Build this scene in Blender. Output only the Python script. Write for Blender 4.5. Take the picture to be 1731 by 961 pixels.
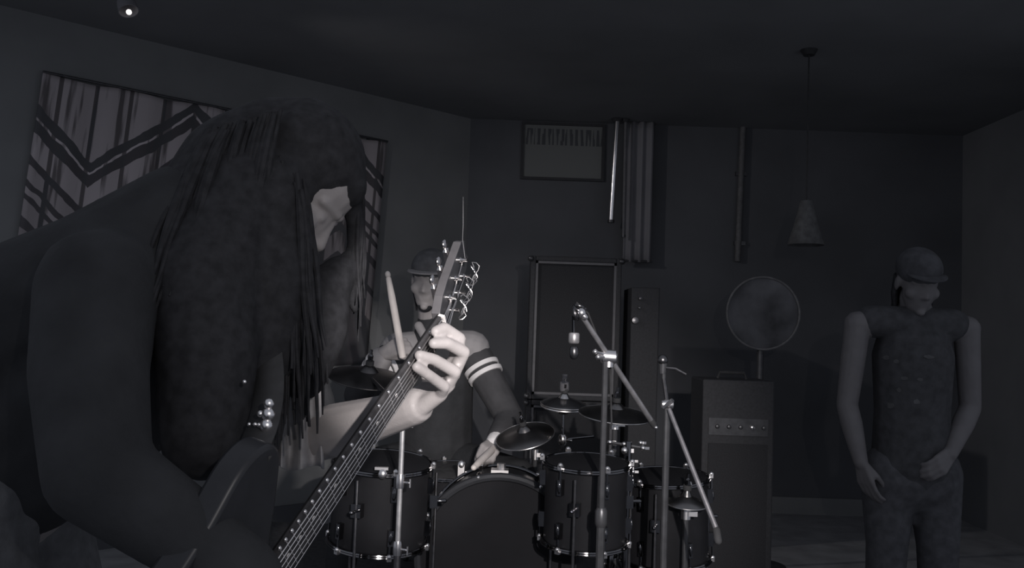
import bpy, bmesh, math, random
from mathutils import Vector, Matrix, Quaternion
random.seed(7)
for o in list(bpy.data.objects):
    bpy.data.objects.remove(o)
scene = bpy.context.scene
COL = scene.collection
V = Vector

# ------------------------------------------------------------------ camera
F = 1500.0; CX = 865.5; CY = 480.5
CAM = V((0, 0, 1.25)); PITCH = math.radians(3.03); ROLL = math.radians(2.0)
fwd = V((0, math.cos(PITCH), math.sin(PITCH)))
up0 = V((0, -math.sin(PITCH), math.cos(PITCH)))
rt0 = V((1, 0, 0))
upv = math.cos(ROLL) * up0 - math.sin(ROLL) * rt0
rtv = math.cos(ROLL) * rt0 + math.sin(ROLL) * up0
cd = bpy.data.cameras.new('camera'); cam = bpy.data.objects.new('camera', cd); COL.objects.link(cam)
cd.sensor_width = 36; cd.lens = 36 * F / 1731.0; cd.clip_start = 0.02
mw = Matrix((rtv, upv, -fwd)).transposed().to_4x4(); mw.translation = CAM
cam.matrix_world = mw
scene.camera = cam

def CP(x, y, z):            # camera axes (right, down, depth) -> world
    return CAM + rtv * x - upv * y + fwd * z
def P(px, py, d):           # photo pixel at a depth -> world
    return CP((px - CX) / F * d, (py - CY) / F * d, d)

# ------------------------------------------------------------------ light
vs = scene.view_settings
vs.view_transform = 'Standard'; vs.look = 'None'; vs.exposure = 0.0; vs.gamma = 1.0
vs.use_curve_mapping = False
world = bpy.data.worlds.new('dim_room'); scene.world = world; world.use_nodes = True
bg = world.node_tree.nodes['Background']
bg.inputs[0].default_value = (0.90, 0.96, 1.12, 1); bg.inputs[1].default_value = 0.23

def spot(name, loc, target, power, half_deg, blend, radius, color=(1, .95, .94)):
    ld = bpy.data.lights.new(name, 'SPOT'); ld.energy = power; ld.spot_size = math.radians(half_deg * 2)
    ld.spot_blend = blend; ld.shadow_soft_size = radius; ld.color = color
    o = bpy.data.objects.new(name, ld); COL.objects.link(o); o.location = loc
    o.rotation_euler = (V(target) - V(loc)).to_track_quat('-Z', 'Y').to_euler()
    return o
TORCH = V((0.26, -0.12, 1.50))
spot('torch_beam', TORCH, P(734, 622, 1.9), 150, 8.9, 0.42, 0.012)
spot('kit_glint_fill', TORCH + V((.12, 0, .05)), P(965, 790, 2.9), 230, 17.0, 0.8, 0.012)  # added lamp, brings out glints on the drum hardware
spot('torch_spill', TORCH, P(900, 650, 2.4), 22, 34, 0.9, 0.012)

# ------------------------------------------------------------------ materials
MATS = {}
def mat(name, col, rough=0.7, metal=0.0, spec=0.4, var=0.25, scale=30.0, bump=0.0, bscale=200.0):
    if name in MATS: return MATS[name]
    m = bpy.data.materials.new(name); m.use_nodes = True
    nt = m.node_tree; b = nt.nodes['Principled BSDF']
    if isinstance(col, (int, float)): col = (col, col * .985, col * 1.0)
    b.inputs['Roughness'].default_value = rough; b.inputs['Metallic'].default_value = metal
    b.inputs['Specular IOR Level'].default_value = spec
    tc = nt.nodes.new('ShaderNodeTexCoord')
    nz = nt.nodes.new('ShaderNodeTexNoise'); nz.inputs['Scale'].default_value = scale; nz.inputs['Detail'].default_value = 4
    nt.links.new(tc.outputs['Object'], nz.inputs['Vector'])
    rp = nt.nodes.new('ShaderNodeValToRGB')
    e = rp.color_ramp.elements
    e[0].position = .3; e[1].position = .7
    e[0].color = tuple(c * (1 - var) for c in col) + (1,); e[1].color = tuple(min(1, c * (1 + var)) for c in col) + (1,)
    nt.links.new(nz.outputs['Fac'], rp.inputs['Fac']); nt.links.new(rp.outputs['Color'], b.inputs['Base Color'])
    if bump > 0:
        n2 = nt.nodes.new('ShaderNodeTexNoise'); n2.inputs['Scale'].default_value = bscale; n2.inputs['Detail'].default_value = 3
        nt.links.new(tc.outputs['Object'], n2.inputs['Vector'])
        bp = nt.nodes.new('ShaderNodeBump'); bp.inputs['Strength'].default_value = bump; bp.inputs['Distance'].default_value = .004
        nt.links.new(n2.outputs['Fac'], bp.inputs['Height']); nt.links.new(bp.outputs['Normal'], b.inputs['Normal'])
    MATS[name] = m
    return m

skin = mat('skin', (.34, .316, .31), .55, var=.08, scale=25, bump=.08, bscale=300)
skin_dim = mat('skin_shaded', (.16, .153, .158), .6, var=.08, scale=20)  # darker skin copy, the onlooker's shade put into the colour
hairm = mat('hair_dark', (.030, .030, .033), .8, spec=.2, var=.3, scale=60)
black_cloth = mat('black_cloth', (.040, .041, .044), .9, spec=.25, var=.2, scale=12, bump=.3, bscale=90)
jean = mat('grey_denim', (.17, .172, .18), .9, spec=.2, var=.15, scale=60, bump=.2, bscale=400)
jacket_dark = mat('jacket_charcoal', (.058, .057, .06), .85, var=.15, scale=20)
jacket_pale = mat('jacket_pale', (.32, .305, .305), .85, var=.08, scale=25)
white_cloth = mat('white_cloth', (.8, .77, .76), .8, var=.05)
gloss_black = mat('gloss_black', (.035, .036, .04), .35, spec=.3, var=.1)
shell_black = mat('drum_shell_wrap', (.018, .018, .02), .4, spec=.2, var=.2, scale=8)
chrome = mat('chrome', (.25, .245, .25), .10, metal=1, var=.1)
chrome_matte = mat('worn_steel', (.2, .195, .2), .32, metal=1, var=.25, scale=50)
steel_black = mat('black_steel', (.11, .11, .115), .38, metal=.6, var=.2)
brass = mat('cymbal_bronze', (.24, .23, .225), .3, metal=1, var=.3, scale=6)
skin_head = mat('drum_head_film', (.016, .016, .018), .8, spec=.12, var=.12, scale=5)
wood_pale = mat('drumstick_wood', (.72, .66, .62), .55, var=.1, scale=20)
rosewood = mat('fingerboard_wood', (.05, .048, .05), .45, var=.35, scale=60)
maple = mat('headstock_edge_wood', (.10, .096, .10), .45, var=.12, scale=40)
nickel = mat('nickel', (.75, .72, .71), .22, metal=1, var=.05)
string_m = mat('string_steel', (.9, .87, .86), .34, metal=1, var=.05)
nick2 = mat('bright_fitting', (.95, .92, .91), .3, metal=1, var=.04)
bone = mat('nut_bone', (.75, .72, .7), .5, var=.05)
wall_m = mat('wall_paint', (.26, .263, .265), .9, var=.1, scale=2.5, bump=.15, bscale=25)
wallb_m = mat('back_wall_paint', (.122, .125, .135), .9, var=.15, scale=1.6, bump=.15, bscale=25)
ceil_m = mat('ceiling_paint', (.245, .248, .256), .95, var=.12, scale=1.5)
floor_m = mat('floor_dark', (.36, .36, .37), .75, var=.2, scale=6)
riser_m = mat('riser_carpet', (.08, .08, .085), .95, var=.25, scale=40, bump=.4)
tolex = mat('amp_vinyl', (.048, .048, .052), .6, var=.15, scale=80, bump=.3, bscale=500)
grille = mat('grille_cloth', (.04, .04, .043), .9, var=.35, scale=250)
piping = mat('amp_trim', (.15, .147, .155), .5, var=.1)
panel_m = mat('pale_panel', (.24, .235, .25), .85, var=.12, scale=3)
rubber = mat('rubber', (.05, .05, .052), .8)
dark_eye = mat('eye_dark', (.04, .04, .045), .3)

# ------------------------------------------------------------------ mesh helpers
def frame(axis):
    a = V(axis).normalized()
    t = V((0, 0, 1)) if abs(a.z) < .9 else V((1, 0, 0))
    x = a.cross(t).normalized(); y = a.cross(x).normalized()
    return x, y, a
ORG = {}
class MB:
    def __init__(s): s.v = []; s.f = []
    def add(s, vs, fs):
        k = len(s.v); s.v += [V(p) for p in vs]; s.f += [tuple(i + k for i in f) for f in fs]
    def grid_rings(s, rings, cap0=True, cap1=True):
        n = len(rings[0]); vs = [p for r in rings for p in r]; fs = []
        for i in range(len(rings) - 1):
            for j in range(n):
                a = i * n + j; b = i * n + (j + 1) % n
                fs.append((a, b, b + n, a + n))
        if cap0: fs.append(tuple(range(n - 1, -1, -1)))
        if cap1: fs.append(tuple(range((len(rings) - 1) * n, len(rings) * n)))
        s.add(vs, fs)
    def lathe(s, prof, base, axis, n=24, cap0=True, cap1=True):   # prof: (r, h)
        x, y, a = frame(axis); base = V(base)
        s.grid_rings([[base + a * h + (x * math.cos(t) + y * math.sin(t)) * max(r, 1e-4) for t in [2 * math.pi * j / n for j in range(n)]] for r, h in prof], cap0, cap1)
    def tube(s, p0, p1, r0, r1=None, n=10):
        p0 = V(p0); p1 = V(p1); r1 = r0 if r1 is None else r1
        s.lathe([(r0, 0), (r1, (p1 - p0).length)], p0, p1 - p0, n)
    def path(s, pts, rad, n=8, flat=1.0):
        pts = [V(p) for p in pts]; m = len(pts)
        if isinstance(rad, (int, float)): rad = [rad] * m
        rings = []; px = None
        for i in range(m):
            d = (pts[min(i + 1, m - 1)] - pts[max(i - 1, 0)]).normalized()
            x, y, _ = frame(d)
            if px is not None:
                x = (px - d * px.dot(d)).normalized(); y = d.cross(x)
            px = x
            rings.append([pts[i] + (x * math.cos(t) + y * math.sin(t) * flat) * rad[i] for t in [2 * math.pi * j / n for j in range(n)]])
        s.grid_rings(rings)
    def capsule(s, p0, p1, r0, r1=None, n=14):
        p0 = V(p0); p1 = V(p1); r1 = r0 if r1 is None else r1
        L = (p1 - p0).length
        if L < 1e-5: L = 1e-5; p1 = p0 + V((0, 0, L))
        prof = [(r0 * math.cos(t), r0 * math.sin(t)) for t in [math.radians(a) for a in (-88, -60, -30)]] + [(r0, 0), (r1, L)] + \
               [(r1 * math.cos(t), L + r1 * math.sin(t)) for t in [math.radians(a) for a in (30, 60, 88)]]
        s.lathe(prof, p0, p1 - p0, n)
    def chain(s, pts, rad, n=14):
        for i in range(len(pts) - 1): s.capsule(pts[i], pts[i + 1], rad[i], rad[i + 1], n)
    def ell(s, c, ax, ay, az, n=18, m=12):
        c = V(c); ax = V(ax); ay = V(ay); az = V(az); rings = []
        for i in range(m + 1):
            t = math.pi * (i / m - .5); t = max(min(t, 1.54), -1.54)
            rings.append([c + az * math.sin(t) + (ax * math.cos(q) + ay * math.sin(q)) * math.cos(t) for q in [2 * math.pi * j / n for j in range(n)]])
        s.grid_rings(rings)
    def ball(s, c, r, n=12): s.ell(c, (r, 0, 0), (0, r, 0), (0, 0, r), n, max(6, n // 2))
    def box(s, c, x, y, z):          # half-extent vectors
        c = V(c); x = V(x); y = V(y); z = V(z)
        vs = [c + x * a + y * b + z * d for a in (-1, 1) for b in (-1, 1) for d in (-1, 1)]
        s.add(vs, [(0, 1, 3, 2), (4, 6, 7, 5), (0, 4, 5, 1), (2, 3, 7, 6), (0, 2, 6, 4), (1, 5, 7, 3)])
    def bbox(s, lo, hi):
        c = [(a + b) / 2 for a, b in zip(lo, hi)]; h = [(b - a) / 2 for a, b in zip(lo, hi)]
        s.box(c, (h[0], 0, 0), (0, h[1], 0), (0, 0, h[2]))
    def ring(s, c, axis, R, r, n=36, m=8):
        x, y, a = frame(axis); c = V(c); k = len(s.v)
        vs = []; fs = []
        for i in range(n):
            t = 2 * math.pi * i / n; d = x * math.cos(t) + y * math.sin(t)
            for j in range(m):
                q = 2 * math.pi * j / m
                vs.append(c + d * (R + r * math.cos(q)) + a * r * math.sin(q))
        for i in range(n):
            for j in range(m):
                fs.append((i * m + j, ((i + 1) % n) * m + j, ((i + 1) % n) * m + (j + 1) % m, i * m + (j + 1) % m))
        s.add(vs, fs)
    def prism(s, poly, o, x, y, z, n0, n1):   # polygon in (x,y) extruded along z from n0 to n1
        o = V(o); k = len(poly)
        vs = [o + x * a + y * b + z * n0 for a, b in poly] + [o + x * a + y * b + z * n1 for a, b in poly]
        fs = [tuple(range(k - 1, -1, -1)), tuple(range(k, 2 * k))] + [(i, (i + 1) % k, (i + 1) % k + k, i + k) for i in range(k)]
        s.add(vs, fs)
    def build(s, name, m, parent=None, smooth=True, bevel=0, angle=35):
        org = ORG.get(parent.name, V((0, 0, 0))) if parent else V((0, 0, 0))
        me = bpy.data.meshes.new(name)
        me.from_pydata([tuple(p - org) for p in s.v], [], s.f); me.update()
        bm = bmesh.new(); bm.from_mesh(me); bmesh.ops.recalc_face_normals(bm, faces=bm.faces); bm.to_mesh(me); bm.free()
        if smooth:
            me.polygons.foreach_set('use_smooth', [True] * len(me.polygons)); me.set_sharp_from_angle(angle=math.radians(angle))
        me.materials.append(m)
        o = bpy.data.objects.new(name, me); COL.objects.link(o)
        if parent: o.parent = parent; ORG[o.name] = org
        if bevel:
            b = o.modifiers.new('bevel', 'BEVEL'); b.width = bevel; b.segments = 2; b.limit_method = 'ANGLE'
        return o
    def fuse(s, name, m, parent, voxel=.008, smooth=6):     # one continuous skin over overlapping volumes
        o = s.build(name, m, parent)
        r = o.modifiers.new('r', 'REMESH'); r.mode = 'VOXEL'; r.voxel_size = voxel; r.use_smooth_shade = True
        k = o.modifiers.new('s', 'SMOOTH'); k.factor = .5; k.iterations = smooth
        dg = bpy.context.evaluated_depsgraph_get()
        me = bpy.data.meshes.new_from_object(o.evaluated_get(dg))
        old = o.data; o.modifiers.clear(); o.data = me; bpy.data.meshes.remove(old); me.name = name
        me.polygons.foreach_set('use_smooth', [True] * len(me.polygons))
        if not me.materials: me.materials.append(m)
        return o
def tag(o, label, cat, group=None):
    o['label'] = label; o['category'] = cat
    if group: o['group'] = group
    return o
def thing(name, label, cat, loc, group=None):
    o = bpy.data.objects.new(name, None); COL.objects.link(o); o.location = loc; o.empty_display_size = .05
    ORG[o.name] = V(loc); return tag(o, label, cat, group)
def one(f):
    b = MB(); f(b); return b
def struct(name, b, m, **k):
    o = b.build(name, m, None, **k); o['kind'] = 'structure'; return o

# ------------------------------------------------------------------ room
CEIL = 2.81; BACK = 6.5; XR = 3.3
WA = V((-2.49, 4.56, 0)); WBp = V((-0.90, 6.0, 0)); wd = (WBp - WA).normalized(); wn = V((wd.y, -wd.x, 0))
corner = WA + wd * ((-0.347 - WA.x) / wd.x)
wstart = WA - wd * 1.9
struct('floor', one(lambda b: b.bbox((-4.2, -1.2, -.1), (XR + .2, 7.0, 0))), floor_m, smooth=False)
b = MB()
c = (wstart + corner) / 2 - wn * .06; c.z = CEIL / 2
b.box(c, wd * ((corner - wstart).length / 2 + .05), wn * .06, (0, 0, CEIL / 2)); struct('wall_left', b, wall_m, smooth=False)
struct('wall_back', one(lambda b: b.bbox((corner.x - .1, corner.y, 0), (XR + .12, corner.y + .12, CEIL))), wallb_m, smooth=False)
struct('wall_right', one(lambda b: b.bbox((XR, 3.5, 0), (XR + .12, corner.y, CEIL))), mat('side_wall_paint', (.23, .234, .245), .9, var=.1, scale=2), smooth=False)
struct('ceiling', one(lambda b: b.bbox((-4.2, 3.3, CEIL), (XR + .12, 7.0, CEIL + .1))), ceil_m, smooth=False)
b = MB(); c = (wstart + corner) / 2 + wn * .012; c.z = .06
b.box(c, wd * ((corner - wstart).length / 2 - .03), wn * .01, (0, 0, .06)); struct('baseboard_left', b, wallb_m, smooth=False)
struct('baseboard_back', one(lambda b: b.bbox((corner.x + .04, corner.y - .022, 0), (XR, corner.y, .12))), wall_m, smooth=False)
RZ = .20
rs = thing('drum_riser', 'low dark carpeted stage platform carrying the drum kit', 'platform', (0, 3.6, 0))
one(lambda b: b.bbox((-1.25, 2.25, .16), (.80, 4.75, RZ))).build('deck', riser_m, rs, smooth=False)
one(lambda b: b.bbox((-1.2, 2.3, 0), (.75, 4.7, .16))).build('plinth', floor_m, rs, smooth=False)

# ------------------------------------------------------------------ wall hanging
def tapestry():
    W = 2.14; H = 1.5; TOP = 2.5; nx, nz = 72, 50
    b = MB(); vs = []; fs = []; uv = []
    for j in range(nz + 1):
        for i in range(nx + 1):
            u = i / nx; v = j / nz
            rip = .022 + .011 * math.sin(u * 30 + v * 1.5) * (.35 + .65 * v) + .006 * math.sin(u * 71 + 2)
            p = WA + wd * (u * W - v * .12 * (1 - .3 * u)) + wn * (rip + .012); p.z = TOP - v * H - .012 * math.sin(u * math.pi * 5) ** 2
            vs.append(p); uv.append((u * W, v * H))
    for j in range(nz):
        for i in range(nx):
            a = j * (nx + 1) + i; fs.append((a, a + 1, a + nx + 2, a + nx + 1))
    m = bpy.data.materials.new('tapestry_print'); m.use_nodes = True; nt = m.node_tree; pb = nt.nodes['Principled BSDF']
    pb.inputs['Roughness'].default_value = .95; pb.inputs['Specular IOR Level'].default_value = .15
    L = nt.links.new
    def N(t, **k):
        n = nt.nodes.new(t)
        for a, c in k.items(): setattr(n, a, c)
        return n
    def mth(op, a, c=None):
        n = N('ShaderNodeMath', operation=op)
        for i, q in enumerate((a, c)):
            if q is None: continue
            if isinstance(q, (int, float)): n.inputs[i].default_value = q
            else: L(q, n.inputs[i])
        return n.outputs[0]
    uvn = N('ShaderNodeUVMap'); sx = N('ShaderNodeSeparateXYZ'); L(uvn.outputs[0], sx.inputs[0])
    U, Vv = sx.outputs[0], sx.outputs[1]
    nz1 = N('ShaderNodeTexNoise'); nz1.inputs['Scale'].default_value = 9; L(uvn.outputs[0], nz1.inputs['Vector'])
    wob = mth('MULTIPLY', mth('SUBTRACT', nz1.outputs['Fac'], .5), .05)
    # zigzag: valleys .36 m from the edge, then every 1.04 m
    tri = mth('PINGPONG', mth('ADD', U, -.30 + 1.03), .513)          # 0 at valley, .52 at peak
    t = mth('ADD', mth('ADD', mth('SUBTRACT', Vv, .43), mth('MULTIPLY', tri, .83)), wob)
    rp = N('ShaderNodeValToRGB'); rp.color_ramp.interpolation = 'CONSTANT'
    L(mth('ADD', mth('MULTIPLY', t, .7), .3), rp.inputs['Fac'])
    pale = .55; dk = .12
    bands = [(-.40, .5), (-.02, dk), (.045, .66), (.062, dk), (.125, pale), (.25, dk), (.295, .45), (.37, dk), (.405, .48), (.44, dk), (.475, .4), (.56, dk), (.62, .33), (.76, dk), (.80, .4), (.96, dk)]
    e = rp.color_ramp.elements
    e[0].position = 0; e[0].color = (.53, .48, .49, 1); e[1].position = .3 - .02 * .7; e[1].color = (dk,) * 3 + (1,)
    for pos, vv in bands[2:]:
        q = e.new(min(1, .3 + pos * .7)); q.color = (vv * 1.06, vv * .96, vv * .98, 1)
    # vertical stripes and brushy streaks
    cb = N('ShaderNodeCombineXYZ'); L(mth('MULTIPLY', U, 16), cb.inputs[0]); L(mth('MULTIPLY', Vv, 1.2), cb.inputs[1])
    nz2 = N('ShaderNodeTexNoise'); nz2.inputs['Scale'].default_value = 1.0; nz2.inputs['Detail'].default_value = 3; L(cb.outputs[0], nz2.inputs['Vector'])
    rp2 = N('ShaderNodeValToRGB'); e2 = rp2.color_ramp.elements
    e2[0].position = .40; e2[0].color = (.33,) * 3 + (1,); e2[1].position = .47; e2[1].color = (1, 1, 1, 1)
    L(nz2.outputs['Fac'], rp2.inputs['Fac'])
    st = mth('PINGPONG', mth('ADD', U, .265), .09)
    s2 = mth('MAXIMUM', mth('GREATER_THAN', st, .011), .30)
    mx = N('ShaderNodeMix', data_type='RGBA', blend_type='MULTIPLY'); mx.inputs['Factor'].default_value = 1
    L(rp.outputs['Color'], mx.inputs['A']); L(rp2.outputs['Color'], mx.inputs['B'])
    mx2 = N('ShaderNodeMix', data_type='RGBA', blend_type='MULTIPLY'); mx2.inputs['Factor'].default_value = 1
    cc = N('ShaderNodeCombineColor')
    for i in range(3): L(s2, cc.inputs[i])
    L(mx.outputs['Result'], mx2.inputs['A']); L(cc.outputs[0], mx2.inputs['B'])
    # never darker than the dyed ground
    mx3 = N('ShaderNodeMix', data_type='RGBA', blend_type='LIGHTEN'); mx3.inputs['Factor'].default_value = 1
    mx3.inputs['B'].default_value = (.12, .119, .126, 1); L(mx2.outputs['Result'], mx3.inputs['A'])
    L(mx3.outputs['Result'], pb.inputs['Base Color'])
    b.add(vs, fs)
    me = bpy.data.meshes.new('wall_tapestry'); me.from_pydata([tuple(p - WA) for p in vs], [], fs); me.update()
    ul = me.uv_layers.new(name='UVMap')
    for lp in me.loops: ul.data[lp.index].uv = uv[lp.vertex_index]
    me.polygons.foreach_set('use_smooth', [True] * len(me.polygons)); me.materials.append(m)
    t_ = thing('wall_tapestry', 'cloth wall hanging printed with pale stripes and dark zigzag chevrons', 'tapestry', WA)
    o = bpy.data.objects.new('cloth', me); COL.objects.link(o); o.parent = t_
    sm = o.modifiers.new('thick', 'SOLIDIFY'); sm.thickness = .004
    a = WA + wn * .04 + V((0, 0, TOP + .005)); c2 = a + wd * W
    one(lambda q: q.tube(a, c2, .007)).build('hanging_rod', steel_black, t_)
    for u in (.1, 1.05, 2.0):
        q0 = WA + wd * u + V((0, 0, TOP + .005)); one(lambda q: q.tube(q0, q0 + wn * .05, .006)).build('hook', steel_black, t_)
tapestry()

# ------------------------------------------------------------------ ceiling lamp
lp = P(215, -59, 4.1); lp.z = CEIL
tl = thing('ceiling_spotlight', 'small dark ceiling spotlight with a tiny bright bulb above the tapestry', 'lamp', lp)
one(lambda b: b.lathe([(.045, 0), (.045, .03), (.03, .035)], lp - V((0, 0, .035)), (0, 0, 1), 24)).build('ceiling_rose', panel_m, tl)
aim = V((.45, -.30, -1)).normalized()
stem = lp - V((0, 0, .035))
one(lambda b: b.tube(stem, stem - V((0, 0, .06)), .009)).build('stem', steel_black, tl)
hb = stem - V((0, 0, .06))
one(lambda b: b.lathe([(.012, -.04), (.03, -.03), (.042, .03), (.045, .07), (.041, .07), (.035, .0)], hb, aim, 24, True, True)).build('lamp_housing', panel_m, tl)
em = bpy.data.materials.new('bulb_glow'); em.use_nodes = True
pe = em.node_tree.nodes['Principled BSDF']; pe.inputs['Emission Color'].default_value = (1, .95, .93, 1); pe.inputs['Emission Strength'].default_value = 1.2
bulb = hb + aim * .075
one(lambda b: b.ball(bulb, .013)).build('bulb', em, tl)
spot('bulb_light', bulb + aim * .03, (.85, 5.9, 1.2), 30, 38, .8, .025, (1, .97, .98))

# ------------------------------------------------------------------ back wall things
BD = corner.y
def onback(px, py, off=.0):       # point on the back wall seen at a pixel
    d = (P(px, py, 1) - CAM); t = (BD - off - CAM.y) / d.y; return CAM + d * t
a = onback(887, 205, .012); c2 = onback(1016, 303, .012)
tp = thing('wall_poster', 'dim printed poster with a row of dark lettering strokes on back wall', 'poster', (a.x, BD, c2.z))
mp = bpy.data.materials.new('poster_print'); mp.use_nodes = True; nt = mp.node_tree; pb = nt.nodes['Principled BSDF']; pb.inputs['Roughness'].default_value = .7
tc = nt.nodes.new('ShaderNodeTexCoord'); mpn = nt.nodes.new('ShaderNodeMapping'); mpn.inputs['Scale'].default_value = (36, 1, 2.2)
nz = nt.nodes.new('ShaderNodeTexNoise'); nz.inputs['Scale'].default_value = 1.4; nz.inputs['Detail'].default_value = 1
rp = nt.nodes.new('ShaderNodeValToRGB'); rp.color_ramp.interpolation = 'CONSTANT'
rp.color_ramp.elements[0].color = (.075, .078, .085, 1); rp.color_ramp.elements[1].position = .5; rp.color_ramp.elements[1].color = (.19, .195, .19, 1)
sp = nt.nodes.new('ShaderNodeSeparateXYZ')
r2 = nt.nodes.new('ShaderNodeValToRGB'); r2.color_ramp.interpolation = 'CONSTANT'; ee = r2.color_ramp.elements
ee[0].color = (0, 0, 0, 1); ee[1].position = .24; ee[1].color = (1, 1, 1, 1); q = ee.new(.36); q.color = (0, 0, 0, 1)
mix = nt.nodes.new('ShaderNodeMix'); mix.data_type = 'RGBA'; mix.inputs['A'].default_value = (.19, .195, .19, 1)
nt.links.new(tc.outputs['Object'], mpn.inputs[0]); nt.links.new(mpn.outputs[0], nz.inputs['Vector']); nt.links.new(nz.outputs['Fac'], rp.inputs['Fac'])
nt.links.new(tc.outputs['Object'], sp.inputs[0]); nt.links.new(sp.outputs[2], r2.inputs['Fac'])
nt.links.new(r2.outputs['Color'], mix.inputs['Factor']); nt.links.new(rp.outputs['Color'], mix.inputs['B']); nt.links.new(mix.outputs['Result'], pb.inputs['Base Color'])
ptop = min(CEIL - .03, a.z)
one(lambda b: b.bbox((a.x, BD - .006, c2.z), (c2.x, BD - .001, ptop))).build('sheet', mp, tp, smooth=False)
def fr(b):
    for lo, hi in (((a.x - .02, BD - .02, c2.z - .02), (c2.x + .02, BD - .001, c2.z)), ((a.x - .02, BD - .02, ptop), (c2.x + .02, BD - .001, ptop + .02)),
                   ((a.x - .02, BD - .02, c2.z), (a.x, BD - .001, ptop)), ((c2.x, BD - .02, c2.z), (c2.x + .02, BD - .001, ptop))): b.bbox(lo, hi)
one(fr).build('frame', tolex, tp, smooth=False)

# pale hanging panel and twin pipes beside it
pt = onback(1062, 300, .10); pr = onback(1104, 300, .10); pbm = onback(1062, 442, .10)
tpn = thing('hanging_panel', 'tall pale fabric panel hanging from the ceiling beside the metal pipes', 'panel', (pt.x, BD - .1, pbm.z))
b = MB(); vs_ = []; fs_ = []; n = 24
for j in range(13):
    for i in range(n + 1):
        u = i / n; vs_.append(V((pt.x - .02 + (pr.x - pt.x + .02) * u, BD - .1 + .012 * math.sin(u * 19) , CEIL - .004 - (CEIL - pbm.z) * j / 12)))
for j in range(12):
    for i in range(n): k = j * (n + 1) + i; fs_.append((k, k + 1, k + n + 2, k + n + 1))
b.add(vs_, fs_); o = b.build('fabric', panel_m, tpn); s_ = o.modifiers.new('t', 'SOLIDIFY'); s_.thickness = .006
one(lambda b: b.tube((pt.x - .03, BD - .1, pbm.z + .004), (pr.x + .01, BD - .1, pbm.z + .004), .008)).build('weight_bar', steel_black, tpn)
for (px0, px1, r, lab, mm, yb) in ((1044, 1034, .022, 'thick shiny steel pipe dropping from the ceiling by the pale panel', nickel, 374), (1058, 1054, .012, 'thin dull pipe beside the shiny steel pipe', piping, 400)):
    p1 = onback(px1, yb, .16); p0 = V((onback(px0, 200, .16).x, p1.y, CEIL))
    t = thing('ceiling_pipe', lab, 'pipe', p0)
    mm2 = mat('brushed_pipe', (.8, .78, .78), .2, metal=1, var=.08) if r > .02 else mm
    p1 = p1 + V((0, .045, 0)) if r > .02 else p1
    one(lambda b: b.tube(p0, p1, r, n=20)).build('pipe', mm2, t)
    one(lambda b: b.lathe([(r + .006, 0), (r + .02, .02)], p0 - V((0, 0, .025)), (0, 0, 1), 20)).build('ceiling_flange', steel_black, t)
    one(lambda b: b.lathe([(r + .003, 0), (r + .003, .02)], p1 - V((0, 0, .006)), (0, 0, 1), 20)).build('end_cap', steel_black, t)
pa = onback(1256, 285, .05); pb_ = onback(1248, 442, .05)
tv = thing('wall_conduit', 'thin grey conduit running down the back wall above the round disc', 'pipe', (pa.x, BD - .03, pb_.z))
one(lambda b: b.tube((pa.x, BD - .03, CEIL), (pb_.x, BD - .03, pb_.z), .022, n=14)).build('pipe', mat('conduit_paint', .155, .6), tv)
for z in (pb_.z + .12, 2.45): one(lambda b: b.bbox((pa.x - .045, BD - .03, z), (pa.x + .035, BD - .001, z + .03))).build('bracket', steel_black, tv, smooth=False)

# amplifier stack
AD = 5.25
af = P(898, 432, AD); ar = P(1036, 437, AD); atop = (af.z + ar.z) / 2
def cabinet(x0, x1, y0, y1, z0, z1, name, label, cat, speakers=True):
    t = thing(name, label, cat, ((x0 + x1) / 2, (y0 + y1) / 2, z0))
    w = .03
    def shell(b):
        b.bbox((x0, y0, z0), (x0 + w, y1, z1)); b.bbox((x1 - w, y0, z0), (x1, y1, z1))
        b.bbox((x0 + w, y0, z1 - w), (x1 - w, y1, z1)); b.bbox((x0 + w, y0, z0), (x1 - w, y1, z0 + w)); b.bbox((x0 + w, y1 - w, z0 + w), (x1 - w, y1, z1 - w))
    one(shell).build('box', tolex, t, smooth=False, bevel=.006)
    one(lambda b: b.bbox((x0 + w, y0 + .02, z0 + w), (x1 - w, y0 + .035, z1 - w))).build('grille', grille, t, smooth=False)
    for lo, hi in (((x0 + w, y0 + .006, z1 - w - .014), (x1 - w, y0 + .02, z1 - w)), ((x0 + w, y0 + .006, z0 + w), (x1 - w, y0 + .02, z0 + w + .014)),
                   ((x0 + w, y0 + .006, z0 + w), (x0 + w + .014, y0 + .02, z1 - w)), ((x1 - w - .014, y0 + .006, z0 + w), (x1 - w, y0 + .02, z1 - w))):
        one(lambda b: b.bbox(lo, hi)).build('piping', piping, t, smooth=False)
    for x in (x0, x1):
        for z in (z0 + .018, z1 - .018):
            one(lambda b: b.ell((x, y0 + .004, z), (.02, 0, 0), (0, .02, 0), (0, 0, .018), 12, 8)).build('corner_cap', steel_black, t)
    return t
half = (atop) / 2
tcb = cabinet(af.x, ar.x + .055, af.y, af.y + .36, half + .004, atop, 'guitar_cabinet', 'upper black speaker cabinet with pale trim lines, stacked behind the drums', 'speaker')
cabinet(af.x, ar.x + .055, af.y, af.y + .36, 0, half, 'guitar_cabinet', 'lower black speaker cabinet carrying another cabinet behind the drums', 'speaker')
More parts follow.
